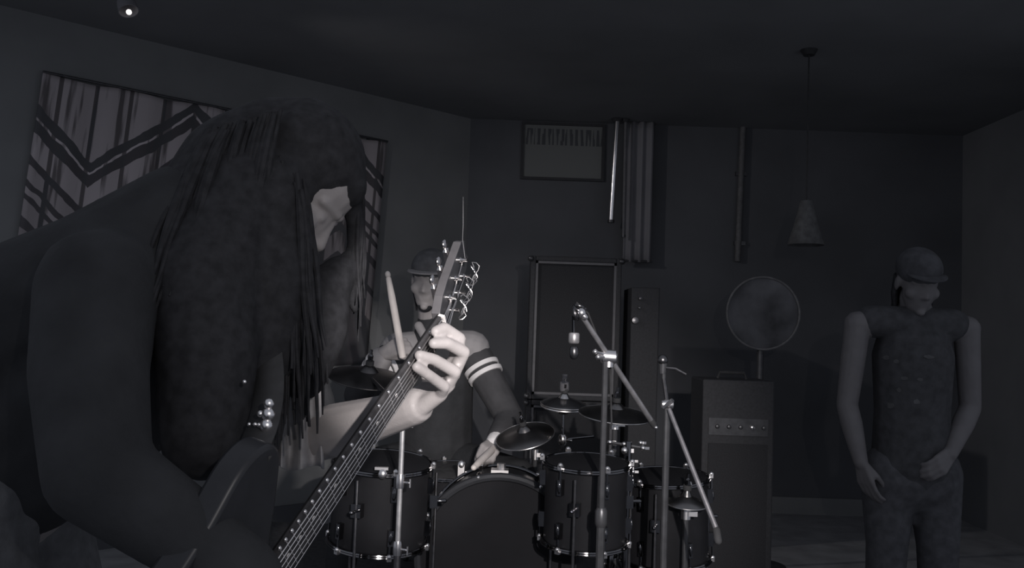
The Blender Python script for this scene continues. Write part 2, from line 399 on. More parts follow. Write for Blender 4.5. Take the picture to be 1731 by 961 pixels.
# narrow rack case leaning column right of the cabinet
rx0 = P(1062, 500, 5.1).x; rx1 = P(1098, 500, 5.1).x; rzt = P(1080, 486, 5.1).z
tr = thing('rack_tower', 'slim black equipment tower with small knobs beside the speaker cabinets', 'equipment rack', ((rx0 + rx1) / 2, 5.25, 0))
one(lambda b: b.bbox((rx0 + .02, 5.1, 0), (rx1 + .06, 5.45, rzt))).build('case', tolex, tr, smooth=False, bevel=.006)
for px, py, r in ((1083, 505, .011), (1081, 521, .008), (1074, 542, .022)):
    p = P(px, py, 5.08); p.y = 5.1
    one(lambda b: b.lathe([(r, 0), (r * .85, .02), (r * .3, .022)], p, (0, -1, 0), 16)).build('knob', chrome_matte, tr)

# round rimmed disc, pendant shade, dark speaker with pilot lamp on the far side
dc = P(1290, 530, 4.9)
t = thing('round_sign', 'round sign with thin pale rim and patchy face on a tall post', 'sign', (dc.x, dc.y, 0))
one(lambda b: b.lathe([(.195, 0), (.2, .01), (.2, .03)], dc, (0, 1, 0), 48)).build('disc', mat('disc_face', (.10, .10, .108), .7, var=.55, scale=5.5), t)
one(lambda b: b.ring(dc - V((0, .004, 0)), (0, 1, 0), .2, .006, 56)).build('rim', mat('disc_rim', .17, .5), t)
one(lambda b: b.tube((dc.x, dc.y + .045, .02), (dc.x, dc.y + .045, dc.z + .05), .018)).build('post', steel_black, t)
one(lambda b: b.lathe([(.16, 0), (.16, .015), (.03, .03)], (dc.x, dc.y + .045, 0), (0, 0, 1), 28)).build('base', steel_black, t)
l0 = P(1362, 415, 4.7); l1 = P(1362, 340, 4.7)
t = thing('pendant_lamp', 'unlit pale cone shade hanging on a cord from the ceiling', 'lamp', (l0.x, l0.y, CEIL))
zt = l1.z
o = one(lambda b: b.lathe([(.092, 0), (.06, (zt - l0.z) * .45), (.03, (zt - l0.z))], (l0.x, l0.y, l0.z), (0, 0, 1), 32, False, True)).build('shade', mat('shade_card', (.12, .12, .122), .9), t)
k = o.modifiers.new('t', 'SOLIDIFY'); k.thickness = .003
one(lambda b: b.tube((l0.x, l0.y, zt - .005), (l0.x, l0.y, CEIL), .004)).build('cord', rubber, t)
one(lambda b: b.lathe([(.03, 0), (.045, .03)], (l0.x, l0.y, CEIL - .03), (0, 0, 1), 20)).build('ceiling_cup', rubber, t)
one(lambda b: b.ball((l0.x, l0.y, l0.z + .05), .03)).build('bulb', mat('bulb_off', .16, .3), t)
kx = P(1237, 722, 4.2)
t = thing('combo_amplifier', 'low black amplifier box with one glinting knob, beside the drum platform', 'amplifier', (kx.x - .02, kx.y + .14, 0))
x0, x1, y0, zt = kx.x - .14, kx.x + .2, kx.y, kx.z + .22
one(lambda b: b.bbox((x0, y0, 0.02), (x1, y0 + .28, zt))).build('box', tolex, t, smooth=False, bevel=.008)
one(lambda b: b.bbox((x0 + .03, y0 - .008, .06), (x1 - .03, y0, zt - .3))).build('grille', grille, t, smooth=False)
one(lambda b: b.bbox((x0 + .03, y0 - .006, zt - .26), (x1 - .03, y0, zt - .18))).build('control_panel', steel_black, t, smooth=False)
for i in range(5):
    p = V((x0 + .07 + i * .055, y0 - .006, zt - .22))
    one(lambda b: b.lathe([(.011, 0), (.009, .014), (.003, .016)], p, (0, -1, 0), 14)).build('knob', nickel if i == 3 else steel_black, t)
one(lambda b: b.path([(x0 + .1, y0 + .14, zt), (x0 + .11, y0 + .14, zt + .03), (x1 - .11, y0 + .14, zt + .03), (x1 - .1, y0 + .14, zt)], .008)).build('handle', rubber, t)
for i in (0, 1):
    for j in (0, 1): one(lambda b: b.lathe([(.02, 0), (.018, .022)], (x0 + .04 + i * (x1 - x0 - .08), y0 + .04 + j * .2, 0), (0, 0, 1), 12)).build('foot', rubber, t)

# ------------------------------------------------------------------ drums
def drum(name, label, c, axis, r, h, nl, legs=0, head_m=None, hang=None):
    """c = centre of the struck head, axis points out of that head"""
    axis = V(axis).normalized(); c = V(c); x, y, _ = frame(axis)
    low = c - axis * h
    base = V((c.x, c.y, RZ))
    t = thing(name, label, 'drum', base)
    one(lambda b: b.lathe([(r * .97, -.003), (r, 0), (r, h), (r * .97, h + .003)], low, axis, 48)).build('shell', shell_black, t)
    one(lambda b: b.lathe([(r * .985, 0), (r * .985, .006), (r * .9, .009)], c, axis, 48)).build('batter_head', head_m or skin_head, t)
    one(lambda b: b.lathe([(r * .985, 0), (r * .985, .006), (r * .9, .009)], low, -axis, 48)).build('resonant_head', skin_head, t)
    for q in (c + axis * .004, low - axis * .004):
        one(lambda b: (b.ring(q, axis, r + .006, .005, 56), b.ring(q - axis * .006, axis, r + .009, .004, 56))).build('hoop', chrome, t)
    for i in range(nl):
        a = 2 * math.pi * (i + .35) / nl; d = x * math.cos(a) + y * math.sin(a); tv_ = axis.cross(d)
        for s0 in ((.5,) if h < .2 else (.22, .78)):
            q = c - axis * h * s0 + d * (r + .008)
            lg = one(lambda b: (b.box(q, d * .009, tv_ * .008, axis * .024), b.ell(q + d * .008, d * .006, tv_ * .007, axis * .02, 10, 6))).build('lug', chrome, t)
        for s0, s1 in ((0, .22), (.78, 1)) if h >= .2 else ((0, 1),):
            one(lambda b: b.tube(c - axis * (h * s0 - .006) + d * (r + .012), c - axis * (h * s1 - (.0 if s0 == 0 else -.006)) + d * (r + .012), .0032, n=6)).build('tension_rod', chrome, t)
        for q in (c + axis * .01, low - axis * .01):
            one(lambda b: (b.box(q + d * (r + .012), d * .007, tv_ * .007, axis * .007), b.ball(q + d * (r + .013) + axis * .006, .0085, 8))).build('claw', nick2, t)
    for i in range(legs):
        a = 2 * math.pi * (i + .1) / legs; d = V((math.cos(a), math.sin(a), 0)); q = c + d * (r + .02)
        lo = V((q.x, q.y, RZ + .012)) + d * .03
        lgo = one(lambda b: (b.tube(V((q.x, q.y, c.z - .03)), V((q.x, q.y, RZ + .1)), .005), b.tube(V((q.x, q.y, RZ + .1)), lo, .005))).build('leg', chrome_matte, t)
        one(lambda b: b.capsule(lo, lo + d * .006, .012)).build('rubber_foot', rubber, lgo)
        m = V((q.x, q.y, c.z - h * .5)); tv_ = V((-d.y, d.x, 0))
        one(lambda b: (b.box(m - d * .008, d * .012, tv_ * .016, V((0, 0, .02))), b.capsule(m + d * .005, m + d * .03, .005, .007))).build('leg_bracket', chrome, t)
    return t
# bass drum standing on its shell
bc = P(842, 940, 2.98); br = .262; bc.z = RZ + br + .026
tb = drum('bass_drum', 'large dark bass drum lying on its side, front head towards the room', bc, (0, -1, .02), br, .29, 8)
one(lambda b: b.ring(bc + V((0, -.006, 0)), (0, 1, 0), br + .008, .014, 56)).build('front_hoop', gloss_black, tb)
for s in (-1, 1):
    q = bc + V((s * br * .86, .06, -br * .4)); e = V((q.x + s * .13, q.y - .10, RZ + .01))
    one(lambda b: (b.tube(q, e, .006), b.capsule(e, e + V((0, 0, .006)), .01))).build('spur', chrome, tb)
tm = bc + V((0, .14, br - .004)); one(lambda b: (b.tube(tm - V((0, 0, .01)), tm + V((0, 0, .035)), .016), b.box(tm + V((-.005, -.03, .012)), (.03, 0, 0), (0, .03, 0), (0, 0, .008)))).build('tom_mount', nick2, tb)
sc_ = P(766, 797, 3.50)
drum('snare_drum', 'shallow snare drum with bright hoop between the drummer and bass drum', sc_, (0, -.06, 1), .168, .14, 8, head_m=mat('snare_head', .06, .6))
ts = bpy.data.objects['snare_drum']
q = P(780, 786, 3.325)
one(lambda b: (b.ell(q, (.016, 0, 0), (0, .014, 0), (0, 0, .017), 14, 10), b.box(q - V((0, 0, .03)), (.012, 0, 0), (0, .010, 0), (0, 0, .03)))).build('hoop_glint_block', nick2, ts)  # added bright block, gives the snare hoop its glint
lo = sc_ - V((0, 0, .15))
one(lambda b: [b.tube(lo - V((0, 0, .14)), lo + V((math.cos(a) * .15, math.sin(a) * .15, .01)), .006) for a in (.5, 2.6, 4.7)]).build('stand_basket', chrome, ts)
one(lambda b: b.tube((lo.x, lo.y, RZ + .06), lo - V((0, 0, .13)), .011)).build('stand_tube', chrome, ts)
for a in (.5, 2.6, 4.7): one(lambda b: b.tube((lo.x, lo.y, RZ + .12), (lo.x + math.cos(a) * .2, lo.y + math.sin(a) * .2, RZ + .012), .007)).build('leg', chrome, ts)
c = P(648, 783, 2.80); drum('floor_tom', 'dark floor tom on legs beside the straight cymbal stand', c, (.05, -.10, 1), .15, .24, 6, legs=3)
q = P(647, 802, 2.638)
one(lambda b: (b.ell(q, (.014, 0, 0), (0, .012, 0), (0, 0, .016), 14, 10), b.box(q + V((-.004, .004, .016)), (.02, 0, 0), (0, .008, 0), (0, 0, .004)))).build('rim_glint_block', nick2, bpy.data.objects['floor_tom'])  # added bright block, makes a glint on the tom rim
c = P(992, 784, 2.82); drum('floor_tom', 'dark small floor tom with a long chrome lug, below the hi-hat', c, (0, -.08, 1), .13, .24, 6, legs=3)
c = P(1122, 808, 3.1); drum('floor_tom', 'dark floor tom standing near the leaning boom stand', c, (-.05, -.06, 1), .15, .27, 6, legs=3)

# ------------------------------------------------------------------ cymbals and stands
def cymbal(name, label, c, axis, r, bright=brass):
    c = V(c); a = V(axis).normalized()
    t = thing(name, label, 'cymbal', c)
    one(lambda b: b.lathe([(r, 0), (r * .95, .004), (r * .6, .016), (r * .25, .026), (r * .2, .034), (r * .13, .043), (.008, .046), (.008, .043), (r * .13, .039), (r * .2, .03), (r * .25, .022), (r * .6, .012), (r * .97, -.001)], c, a, 56, False, False)).build('plate', bright, t)
    one(lambda b: b.ring(c + a * .001, a, r, .0022, 64, 6)).build('edge', mat('edge_highlight', (.6, .585, .58), .35, metal=1) if bright.name != 'dark_bronze' else bright, t)  # added ring of brighter metal, imitates the lit rim
    one(lambda b: b.lathe([(.014, .046), (.014, .062)], c, a, 16)).build('felt', rubber, t)
    one(lambda b: (b.lathe([(.009, .062), (.009, .08), (.005, .085), (.005, .10)], c, a, 14), b.box(c + a * .075, frame(a)[0] * .022, frame(a)[1] * .004, a * .007))).build('wing_nut', chrome, t)
    return t
def tripod(t, x, y, z0, hj, spread, m, rot=.3, r=.009):
    for i in range(3):
        a = rot + i * 2.0944; d = V((math.cos(a), math.sin(a), 0))
        q = V((x, y, z0 + hj)); e = V((x, y, z0 + .014)) + d * spread
        lg = one(lambda b: b.path([q + d * .015, q + d * spread * .4 - V((0, 0, hj * .28)), e], r)).build('leg', m, t)
        one(lambda b: b.capsule(e, e + d * .012, .0125)).build('rubber_foot', rubber, lg)
        one(lambda b: b.tube(V((x, y, z0 + hj * .38)) + d * .01, q + d * spread * .5 - V((0, 0, hj * .40)), .004)).build('brace', m, t)
    one(lambda b: b.lathe([(.018, -.02), (.022, 0), (.022, .03), (.016, .04)], (x, y, z0 + hj - .01), (0, 0, 1), 16)).build('collar', chrome, t)
    one(lambda b: b.lathe([(.016, 0), (.016, .03)], (x, y, z0 + hj * .38 - .015), (0, 0, 1), 16)).build('lower_collar', chrome, t)
# straight stand with bright chrome rod, carrying the tilted crash
s0 = P(681, 712, 2.56); sx, sy = s0.x, s0.y
t = thing('cymbal_stand', 'straight bright chrome stand in front of the drums', 'stand', (sx, sy, RZ))
one(lambda b: b.tube((sx, sy, RZ + .05), (sx, sy, .62), .0105)).build('lower_tube', chrome_matte, t)
one(lambda b: b.tube((sx, sy, .60), (sx, sy, s0.z), .0075)).build('upper_tube', mat('polished_rod', (.8, .78, .77), .3, metal=.85), t)
for z in (.61, .80, s0.z - .01): one(lambda b: (b.lathe([(.013, -.012), (.014, 0), (.014, .02), (.012, .028)], (sx, sy, z), (0, 0, 1), 16), b.capsule((sx, sy, z + .005), (sx + .026, sy - .01, z + .005), .004), b.box((sx + .03, sy - .012, z + .005), (.002, 0, 0), (0, .007, 0), (0, 0, .012)))).build('height_clamp', nickel, t)
cc0 = P(622, 640, 3.02)
one(lambda b: b.path([(sx, sy, s0.z), (sx - .005, sy + .02, s0.z + .03), cc0 + V((0, 0, .01))], .006)).build('boom_arm', chrome_matte, t)
tripod(t, sx, sy, RZ, .30, .26, chrome_matte, .5)
cymbal('crash_cymbal', 'dark crash cymbal tilted below the raised drumstick hand', cc0, V((.12, -.22, 1)), .135, mat('dark_bronze', (.12, .115, .115), .4, metal=1, var=.4, scale=12))
# hi-hat
h0 = P(953, 684, 3.40)
t = thing('hi_hat_stand', 'slim chrome stand holding the small bright-edged hi-hat', 'stand', (h0.x, h0.y, RZ))
one(lambda b: b.tube((h0.x, h0.y, RZ + .06), (h0.x, h0.y, h0.z - .14), .011)).build('lower_tube', chrome, t)
one(lambda b: b.tube((h0.x, h0.y, h0.z - .15), (h0.x, h0.y, h0.z + .11), .0045)).build('pull_rod', chrome, t)
one(lambda b: (b.lathe([(.012, 0), (.018, .01), (.018, .03), (.012, .04)], (h0.x, h0.y, h0.z - .155), (0, 0, 1), 16), b.capsule((h0.x, h0.y, h0.z - .135), (h0.x + .03, h0.y - .02, h0.z - .135), .006))).build('height_clamp', nickel, t)
one(lambda b: b.tube((h0.x + .02, h0.y - .01, h0.z - .13), P(1004, 738, 3.36), .0055)).build('side_arm', chrome, t)
tripod(t, h0.x, h0.y, RZ, .26, .2, chrome, .9)
th = cymbal('hi_hat', 'small hi-hat pair with bright lower edge and tall clutch', h0, (.03, -.17, 1), .088, mat('hat_bronze', (.62, .6, .59), .22, metal=1, var=.3, scale=8))
one(lambda b: b.lathe([(.086, 0), (.085, -.004), (.05, -.012), (.022, -.02), (.018, -.03), (.006, -.033)], h0 - V((0, 0, .006)), (.03, -.17, 1), 48)).build('bottom_plate', brass, th)
one(lambda b: b.ring(h0 - V((0, 0, .007)), (.03, -.17, 1), .086, .004, 64, 8)).build('bottom_highlight', nick2, th)  # bead ring added to catch a bright highlight line
one(lambda b: b.lathe([(.012, .046), (.018, .056), (.018, .085), (.010, .09), (.010, .115)], h0, (.0, -.1, 1), 18)).build('clutch', piping, th)
# crash and splash on stands
def stand(label, top, m, foot_z=RZ, arm=None):
    t = thing('cymbal_stand', label, 'stand', ((arm or top).x, (arm or top).y, foot_z))
    q = V(arm or top)
    one(lambda b: b.tube((q.x, q.y, foot_z + .05), (q.x, q.y, q.z - .02), .010)).build('lower_tube', m, t)
    if arm: one(lambda b: b.tube(q, top, .006)).build('boom_arm', m, t)
    else: one(lambda b: b.tube(q - V((0, 0, .03)), q + V((0, 0, .08)), .004)).build('top_rod', m, t)
    one(lambda b: (b.lathe([(.016, -.02), (.016, .02)], (q.x, q.y, q.z - .03), (0, 0, 1), 14), b.box((q.x + .02, q.y - .015, q.z - .03), (.014, 0, 0), (0, .003, 0), (0, 0, .008)))).build('wing_bolt', nick2, t)
    tripod(t, q.x, q.y, foot_z, .26, .22, m, 1.3)
    return t
k1 = P(888, 738, 3.34); stand('dark cymbal stand under the tilted splash near the drummer elbow', k1, steel_black, arm=P(905, 756, 3.55))
cymbal('splash_cymbal', 'tilted splash cymbal with a soft lit rim near the drummer elbow', k1, V((-.25, -.35, 1)), .112)
k2 = P(1040, 702, 3.15); stand('dark cymbal stand rising behind the vertical microphone stand tube', k2, steel_black)
cymbal('crash_cymbal', 'wide dull crash cymbal behind the microphone stand tube', k2, V((.05, -.16, 1)), .13)
k3 = P(1160, 852, 2.9); stand('short dark cymbal stand beside the leaning boom pole', k3, steel_black)
cymbal('crash_cymbal', 'dim low cymbal beside the leaning boom pole', k3, V((.02, -.13, 1)), .068)

# multi-clamp with several glinting wing bolts on a percussion bar between the toms
q0 = P(1062, 762, 2.96)
t = thing('percussion_clamp_stand', 'stand topped by a cluster of chrome clamps and wing bolts', 'stand', (q0.x, q0.y, RZ))
one(lambda b: b.tube((q0.x, q0.y, RZ + .05), q0 + V((0, 0, .03)), .011)).build('tube', chrome, t)
tripod(t, q0.x, q0.y, RZ, .24, .18, chrome, .1)
for px, py, dd, rr in ((1031, 748, 3.0, .009), (1055, 751, 2.98, .008), (1056, 762, 2.96, .013), (1083, 749, 2.98, .008), (1087, 758, 2.96, .009), (1060, 779, 2.98, .007), (1069, 780, 2.97, .008), (1062, 792, 2.96, .008), (1070, 798, 2.97, .008), (985, 787, 2.93, .010), (963, 795, 2.93, .008), (952, 789, 2.95, .007), (1001, 779, 2.95, .006), (1010, 787, 2.95, .006), (1022, 783, 2.95, .006)):
    p = P(px, py, dd)
    o = one(lambda b: (b.ball(p, rr, 10), b.box(p + V((rr, 0, 0)), (rr * 1.3, 0, 0), (0, rr * .4, 0), (0, 0, rr * .5)))).build('wing_bolt', nick2, t)
for (a0, a1) in (((1031, 748, 3.0), (1087, 758, 2.97)), ((1060, 779, 2.98), (1062, 752, 2.99)), ((1062, 792, 2.97), (1062, 770, 2.99)), ((952, 789, 2.95), (1070, 798, 2.98)), ((1069, 780, 2.98), (1001, 779, 2.96))):
    one(lambda b: b.tube(P(*a0), P(*a1), .0055)).build('clamp_bar', steel_black, t)

# ------------------------------------------------------------------ microphone stands
m0 = P(1024, 606, 2.56)
t = thing('microphone_stand', 'dark boom microphone stand whose arm crosses above the hi-hat', 'stand', (m0.x, m0.y, RZ))
one(lambda b: b.tube((m0.x, m0.y, RZ + .06), (m0.x, m0.y, .72), .0125)).build('lower_tube', steel_black, t)
one(lambda b: b.tube((m0.x, m0.y, .70), m0, .009)).build('upper_tube', steel_black, t)
one(lambda b: b.lathe([(.014, 0), (.018, .01), (.018, .045), (.013, .055)], (m0.x, m0.y, .70), (0, 0, 1), 16)).build('height_clutch', steel_black, t)
bl = P(984, 535, 2.50); brr = P(1101, 712, 2.68)
boom_m = mat('boom_tube', (.42, .41, .42), .4, metal=.7)
one(lambda b: b.tube(bl, brr, .0075, .0085, 14)).build('boom_arm', boom_m, t)
one(lambda b: b.capsule(brr, brr + (brr - bl).normalized() * .02, .010)).build('boom_end_cap', rubber, t)
one(lambda b: b.ball(brr + (brr - bl).normalized() * .028 + V((0, -.01, 0)), .006)).build('boom_end_screw', nick2, t)
ctr = bl + (brr - bl) * .37
bd_ = (brr - bl).normalized()
one(lambda b: (b.lathe([(.017, -.022), (.021, -.018), (.021, .018), (.017, .022)], ctr, V((1, 0, -.05)), 18), b.lathe([(.016, 0), (.016, .02)], ctr - V((0, 0, .03)), (0, 0, 1), 16))).build('boom_clamp', nick2, t)
for px, py in ((1006, 595), (1011, 604)):
    p = P(px, py, 2.53); one(lambda b: (b.ball(p, .008), b.tube(p, ctr, .005))).build('clamp_lever', nick2, t)
tripod(t, m0.x, m0.y, RZ, .27, .24, steel_black, 2.2)
# overhead microphone hanging from the boom tip
mt = thing('overhead_microphone', 'small microphone hanging head down from the boom tip', 'microphone', P(970, 605, 2.50))
clip = P(981, 529, 2.49)
one(lambda b: (b.ball(clip + V((.003, 0, 0)), .014), b.capsule(clip, clip + V((.014, 0, -.012)), .011, .009))).build('clip', nick2, mt)
one(lambda b: (b.ring(P(974, 530, 2.50), (1, -.3, .2), .019, .004), b.ring(P(979, 521, 2.50), (.3, -.5, 1), .017, .0035), b.tube(P(990, 522, 2.5), clip, .004))).build('shock_mount', chrome_matte, mt)
one(lambda b: b.tube(P(969, 534, 2.50), P(969, 566, 2.50), .0048)).build('hanger_rod', chrome, mt)
one(lambda b: b.lathe([(.013, 0), (.0155, .004), (.0155, .026), (.013, .03)], P(970, 581, 2.50), V((0, 0, 1)), 22)).build('body', mat('mic_silver', (.55, .53, .53), .4, metal=.7), mt)
one(lambda b: b.lathe([(.005, -.012), (.010, -.008), (.0135, .004), (.0135, .018), (.010, .024)], P(970, 601, 2.50), V((0, 0, 1)), 22)).build('capsule_head', chrome_matte, mt)
one(lambda b: b.path([P(971, 531, 2.51), P(975, 512, 2.52), P(994, 530, 2.53), P(1012, 575, 2.56), P(1031, 620, 2.60), P(1034, 720, 2.60)] , .003, 6)).build('cable', rubber, mt)

n0 = P(1128, 684, 2.55)
t = thing('microphone_stand', 'dark boom stand with its long pole leaning down beside the floor tom', 'stand', (n0.x, n0.y, RZ))
one(lambda b: b.tube((n0.x, n0.y, RZ + .06), n0, .010)).build('lower_tube', steel_black, t)
one(lambda b: b.tube(n0, P(1122, 640, 2.55), .0065)).build('upper_tube', chrome_matte, t)
one(lambda b: b.tube(P(1131, 692, 2.53), P(1210, 893, 2.35), .0065, .0075)).build('boom_arm', mat('boom_tube_dull', (.3, .29, .3), .42, metal=.7), t)
one(lambda b: (b.lathe([(.012, -.016), (.015, 0), (.012, .016)], n0, (1, 0, 0), 14), b.tube(P(1122, 690, 2.54), P(1137, 677, 2.52), .006))).build('boom_clamp', nick2, t)
one(lambda b: b.capsule(P(1211, 897, 2.35), P(1214, 915, 2.34), .010)).build('counterweight', rubber, t)
one(lambda b: b.tube(P(1122, 642, 2.55), P(1122, 614, 2.55), .006)).build('neck_rod', steel_black, t)
one(lambda b: b.path([P(1120, 622, 2.55), P(1142, 624, 2.54), P(1160, 634, 2.53)], .005)).build('side_arm', chrome_matte, t)
tripod(t, n0.x, n0.y, RZ, .27, .22, steel_black, 0.0)
tmic = thing('vocal_microphone', 'round-headed microphone upright on the leaning boom stand', 'microphone', P(1120, 622, 2.55))
one(lambda b: b.ball(P(1120, 609, 2.55), .016)).build('grille_ball', chrome_matte, tmic)
one(lambda b: b.lathe([(.009, 0), (.013, .03)], P(1120, 632, 2.55), (0, 0, 1), 16)).build('handle', steel_black, tmic)

# ------------------------------------------------------------------ people helpers
def head(b, c, f, u, s=1.0):
    f = V(f).normalized(); u = (V(u) - f * V(u).dot(f)).normalized(); r = f.cross(u)
    A = lambda x, y, z: V(c) + (r * x + f * y + u * z) * s
    E = lambda p, a, d, e: b.ell(A(*p), r * a * s, f * d * s, u * e * s, 20, 14)
    E((0, -.012, .03), .074, .095, .088)          # skull
    E((0, .03, -.03), .060, .062, .085)           # face
    E((0, .038, -.075), .048, .048, .044)         # jaw
    E((0, .078, -.098), .018, .018, .016)         # chin
    b.chain([A(0, .074, .018), A(0, .086, -.008), A(0, .099, -.030)], [.009 * s, .0095 * s, .0105 * s])     # nose
    b.ell(A(0, .080, -.022), r * .020 * s, f * .016 * s, u * .022 * s, 14, 10)
    for q in (-1, 1):
        b.ell(A(q * .011, .091, -.034), r * .009 * s, f * .009 * s, u * .008 * s, 10, 8)
        b.capsule(A(q * .010, .078, .022), A(q * .046, .058, .020), .0095 * s, .0085 * s)   # brow
        E((q * .040, .058, -.026), .026, .026, .026)                         # cheekbone
        b.ell(A(q * .030, .069, .000), r * .013 * s, f * .012 * s, u * .010 * s, 12, 8)   # eye ball
        b.ell(A(q * .074, -.008, -.012), r * .009 * s, f * .020 * s, u * .032 * s, 12, 8) # ear
    b.capsule(A(-.018, .081, -.058), A(.018, .081, -.058), .0078 * s)        # lips
    b.capsule(A(-.015, .080, -.069), A(.015, .080, -.069), .0080 * s)
    return A
def hand(b, w, d, n, side=1, curl=.35, s=1.0, thumb=.6):
    """w wrist, d along the hand, n out of the back of the hand"""
    d = V(d).normalized(); n = (V(n) - d * V(n).dot(d)).normalized(); x = d.cross(n) * side
    for i in range(4):
        off = (i - 1.5) * .020
        b.capsule(V(w) + x * off * .55 * s, V(w) + (d * (.085 - abs(i - 1.2) * .005) + x * off) * s, .014 * s, .0125 * s, 10)
        p = V(w) + (d * (.085 - abs(i - 1.2) * .005) + x * off) * s; ang = curl * .8; L = [(.042, .046, .042, .034)[i], (.026, .03, .028, .02)[i], .022]
        for k in range(3):
            dirv = d * math.cos(ang) - n * math.sin(ang); q = p + dirv * L[k] * s
            b.capsule(p, q, (.0100 - .0008 * k) * s, (.0092 - .0008 * k) * s, 10); p = q; ang += curl
    t0 = V(w) + (d * .022 - x * .020 - n * .006) * s
    t1 = t0 + (d * .038 - x * .026 * thumb - n * .018) * s; t2 = t1 + (d * .028 + x * .004 - n * .016 * (1 + curl)) * s; t3 = t2 + (d * .020 + x * .012 * curl - n * .010) * s
    b.chain([t0, t1, t2, t3], [.016 * s, .0125 * s, .0105 * s, .009 * s], 10)

# ------------------------------------------------------------------ electric guitar
gO = V((-.1107, .0511, 1.3844)); gD = V((-.4168, .6473, -.6381)).normalized()
gU = -gD; mid = gO + gD * .25; gV = (-mid).normalized(); gVp = (gV - gU * gV.dot(gU)).normalized()
gR = gU.cross(gVp); gR = gR if gR.x > 0 else -gR
TH = math.radians(32)
gN = gR * math.cos(TH) + gVp * math.sin(TH); gW = gR * math.sin(TH) - gVp * math.cos(TH)
W3 = lambda v: rtv * v.x - upv * v.y + fwd * v.z
UO = CP(*gO); UU, WW, NN = W3(gU), W3(gW), W3(gN)
G = lambda u, w, n: UO + UU * u + WW * w + NN * n
SC = .648
fu = lambda n: -SC * (1 - 2 ** (-n / 12.0))
fw = lambda u: .043 + .013 * (-u / .486)
tg = thing('electric_guitar', 'black electric guitar with bright fret ends, neck raised towards the drums', 'guitar', G(-.62, .025, -.03))
def neck(b):
    rings = []
    for i in range(14):
        u = .004 - .50 * i / 13; w = fw(u); ring_ = []
        for k in range(9):
            a = math.pi * k / 8; ring_.append(G(u, w / 2 - w / 2 * math.cos(a), -.005 - .011 * math.sin(a)))
        rings.append(ring_)
    b.grid_rings(rings)
one(neck).build('neck', mat('neck_wood_dark', (.028, .027, .028), .5, var=.2), tg)
def fb(b):
    rings = []
    for i in range(14):
        u = 0 - .492 * i / 13; w = fw(u); rings.append([G(u, 0, -.005), G(u, 0, -.0004), G(u, w * .5, 0), G(u, w, -.0004), G(u, w, -.005)])
    b.grid_rings(rings)
one(fb).build('fretboard', rosewood, tg, angle=20)
for n in range(1, 25):
    u = fu(n); w = fw(u)
    one(lambda b: (b.path([G(u, -.0006, 0), G(u, w * .5, .0009), G(u, w + .0003, 0)], .0008, 6), b.ball(G(u, -.0006, .0003), .0031, 8))).build('fret', nick2, tg)
for n in (3, 5, 7, 9, 12, 15, 17, 19, 21):
    u = (fu(n) + fu(n - 1)) / 2; one(lambda b: b.lathe([(.0032, -.0004), (.0032, .0003)], G(u, fw(u) / 2, 0), NN, 12)).build('inlay_dot', bone, tg)
one(lambda b: b.box(G(.0025, .0215, -.001), UU * .0025, WW * .0215, NN * .005)).build('nut', bone, tg, smooth=False)
# headstock tipped back
HA = math.radians(15); HU = UU * math.cos(HA) - NN * math.sin(HA); HN = NN * math.cos(HA) + UU * math.sin(HA)
H0 = G(.005, 0, -.004); H = lambda u, w, n: H0 + HU * u + WW * w + HN * n
hpoly = [(0, -.001), (.028, -.012), (.06, -.014), (.165, -.008), (.182, .004), (.172, .021), (.182, .040), (.165, .051), (.06, .057), (.028, .055), (0, .044)]
hs = MB(); hs.prism([(a, c) for a, c in hpoly], H0, HU, WW, HN, -.015, -.0006); hs.build('headstock', maple, tg, smooth=False, bevel=.0012)
one(lambda b: b.prism([(a, c) for a, c in hpoly], H0, HU, WW, HN, -.0006, .0004)).build('headstock_face', gloss_black, tg, smooth=False)
posts = []
for i in range(3):
    for sd in (0, 1):
        u = .045 + i * .043; wv = .007 - .002 * i if sd == 0 else .036 + .002 * i
        posts.append((u, wv, sd, i))
        one(lambda b: b.lathe([(.005, -.002), (.005, .004), (.0032, .006), (.0032, .014), (.0045, .016)], H(u, wv, 0), HN, 12)).build('tuner_post', nickel, tg)
        e = -.013 if sd == 0 else .056; dr = -1 if sd == 0 else 1
        one(lambda b: (b.box(H(u, (wv + e) / 2, -.019), HU * .006, WW * .013, HN * .0035), b.tube(H(u, e, -.019), H(u, e + dr * .012, -.019), .002, n=8), b.ell(H(u, e + dr * .018, -.019), HU * .0085, WW * .0075, HN * .0042, 12, 8))).build('tuner', nickel, tg)
gauge = [.0010, .0009, .0008, .0007, .0006, .0006]
order = [(0, 0), (0, 1), (0, 2), (1, 2), (1, 1), (1, 0)]
for i in range(6):
    f = (i + .5) / 6
    sd, k = order[i]; pu, pw = [(u, w) for u, w, s_, kk in posts if s_ == sd and kk == k][0]
    pts = [G(-SC, -.001 + .058 * (i + .35) / 5.7, .006), G(-.3, fw(-.3) * (.07 + .172 * i), .0042), G(0, .003 + .0074 * i, .0022), G(.005, .003 + .0074 * i, .0022), H(pu, pw + (.003 if sd == 0 else -.003), .007)]
    one(lambda b: b.path(pts, max(gauge[i], .00045), 6)).build('string', string_m, tg)
sp0 = H(.045 + 2 * .043, .005, .012); spd = (sp0 - CAM).dot(fwd)
one(lambda b: b.path([sp0, P(782, 405, spd), P(783, 380, spd), P(783, 333, spd)], .0004, 5)).build('string_end', steel_black, tg)
for i, (pu, pw, sd, k) in enumerate(posts):
    q = H(pu, pw + .006 * sd, .012)
    rng = random.Random(i); pts = [q + HU * (.010 * math.cos(a) + .002 * a) + WW * (.012 * math.sin(a * .8) + .003 * rng.random()) + HN * (.006 + .006 * math.sin(a * 1.7)) for a in [j * .75 + .5 * rng.random() for j in range(20)]]
    if sd == 1: one(lambda b: b.path(pts, .0008, 5)).build('string_coil', string_m, tg)
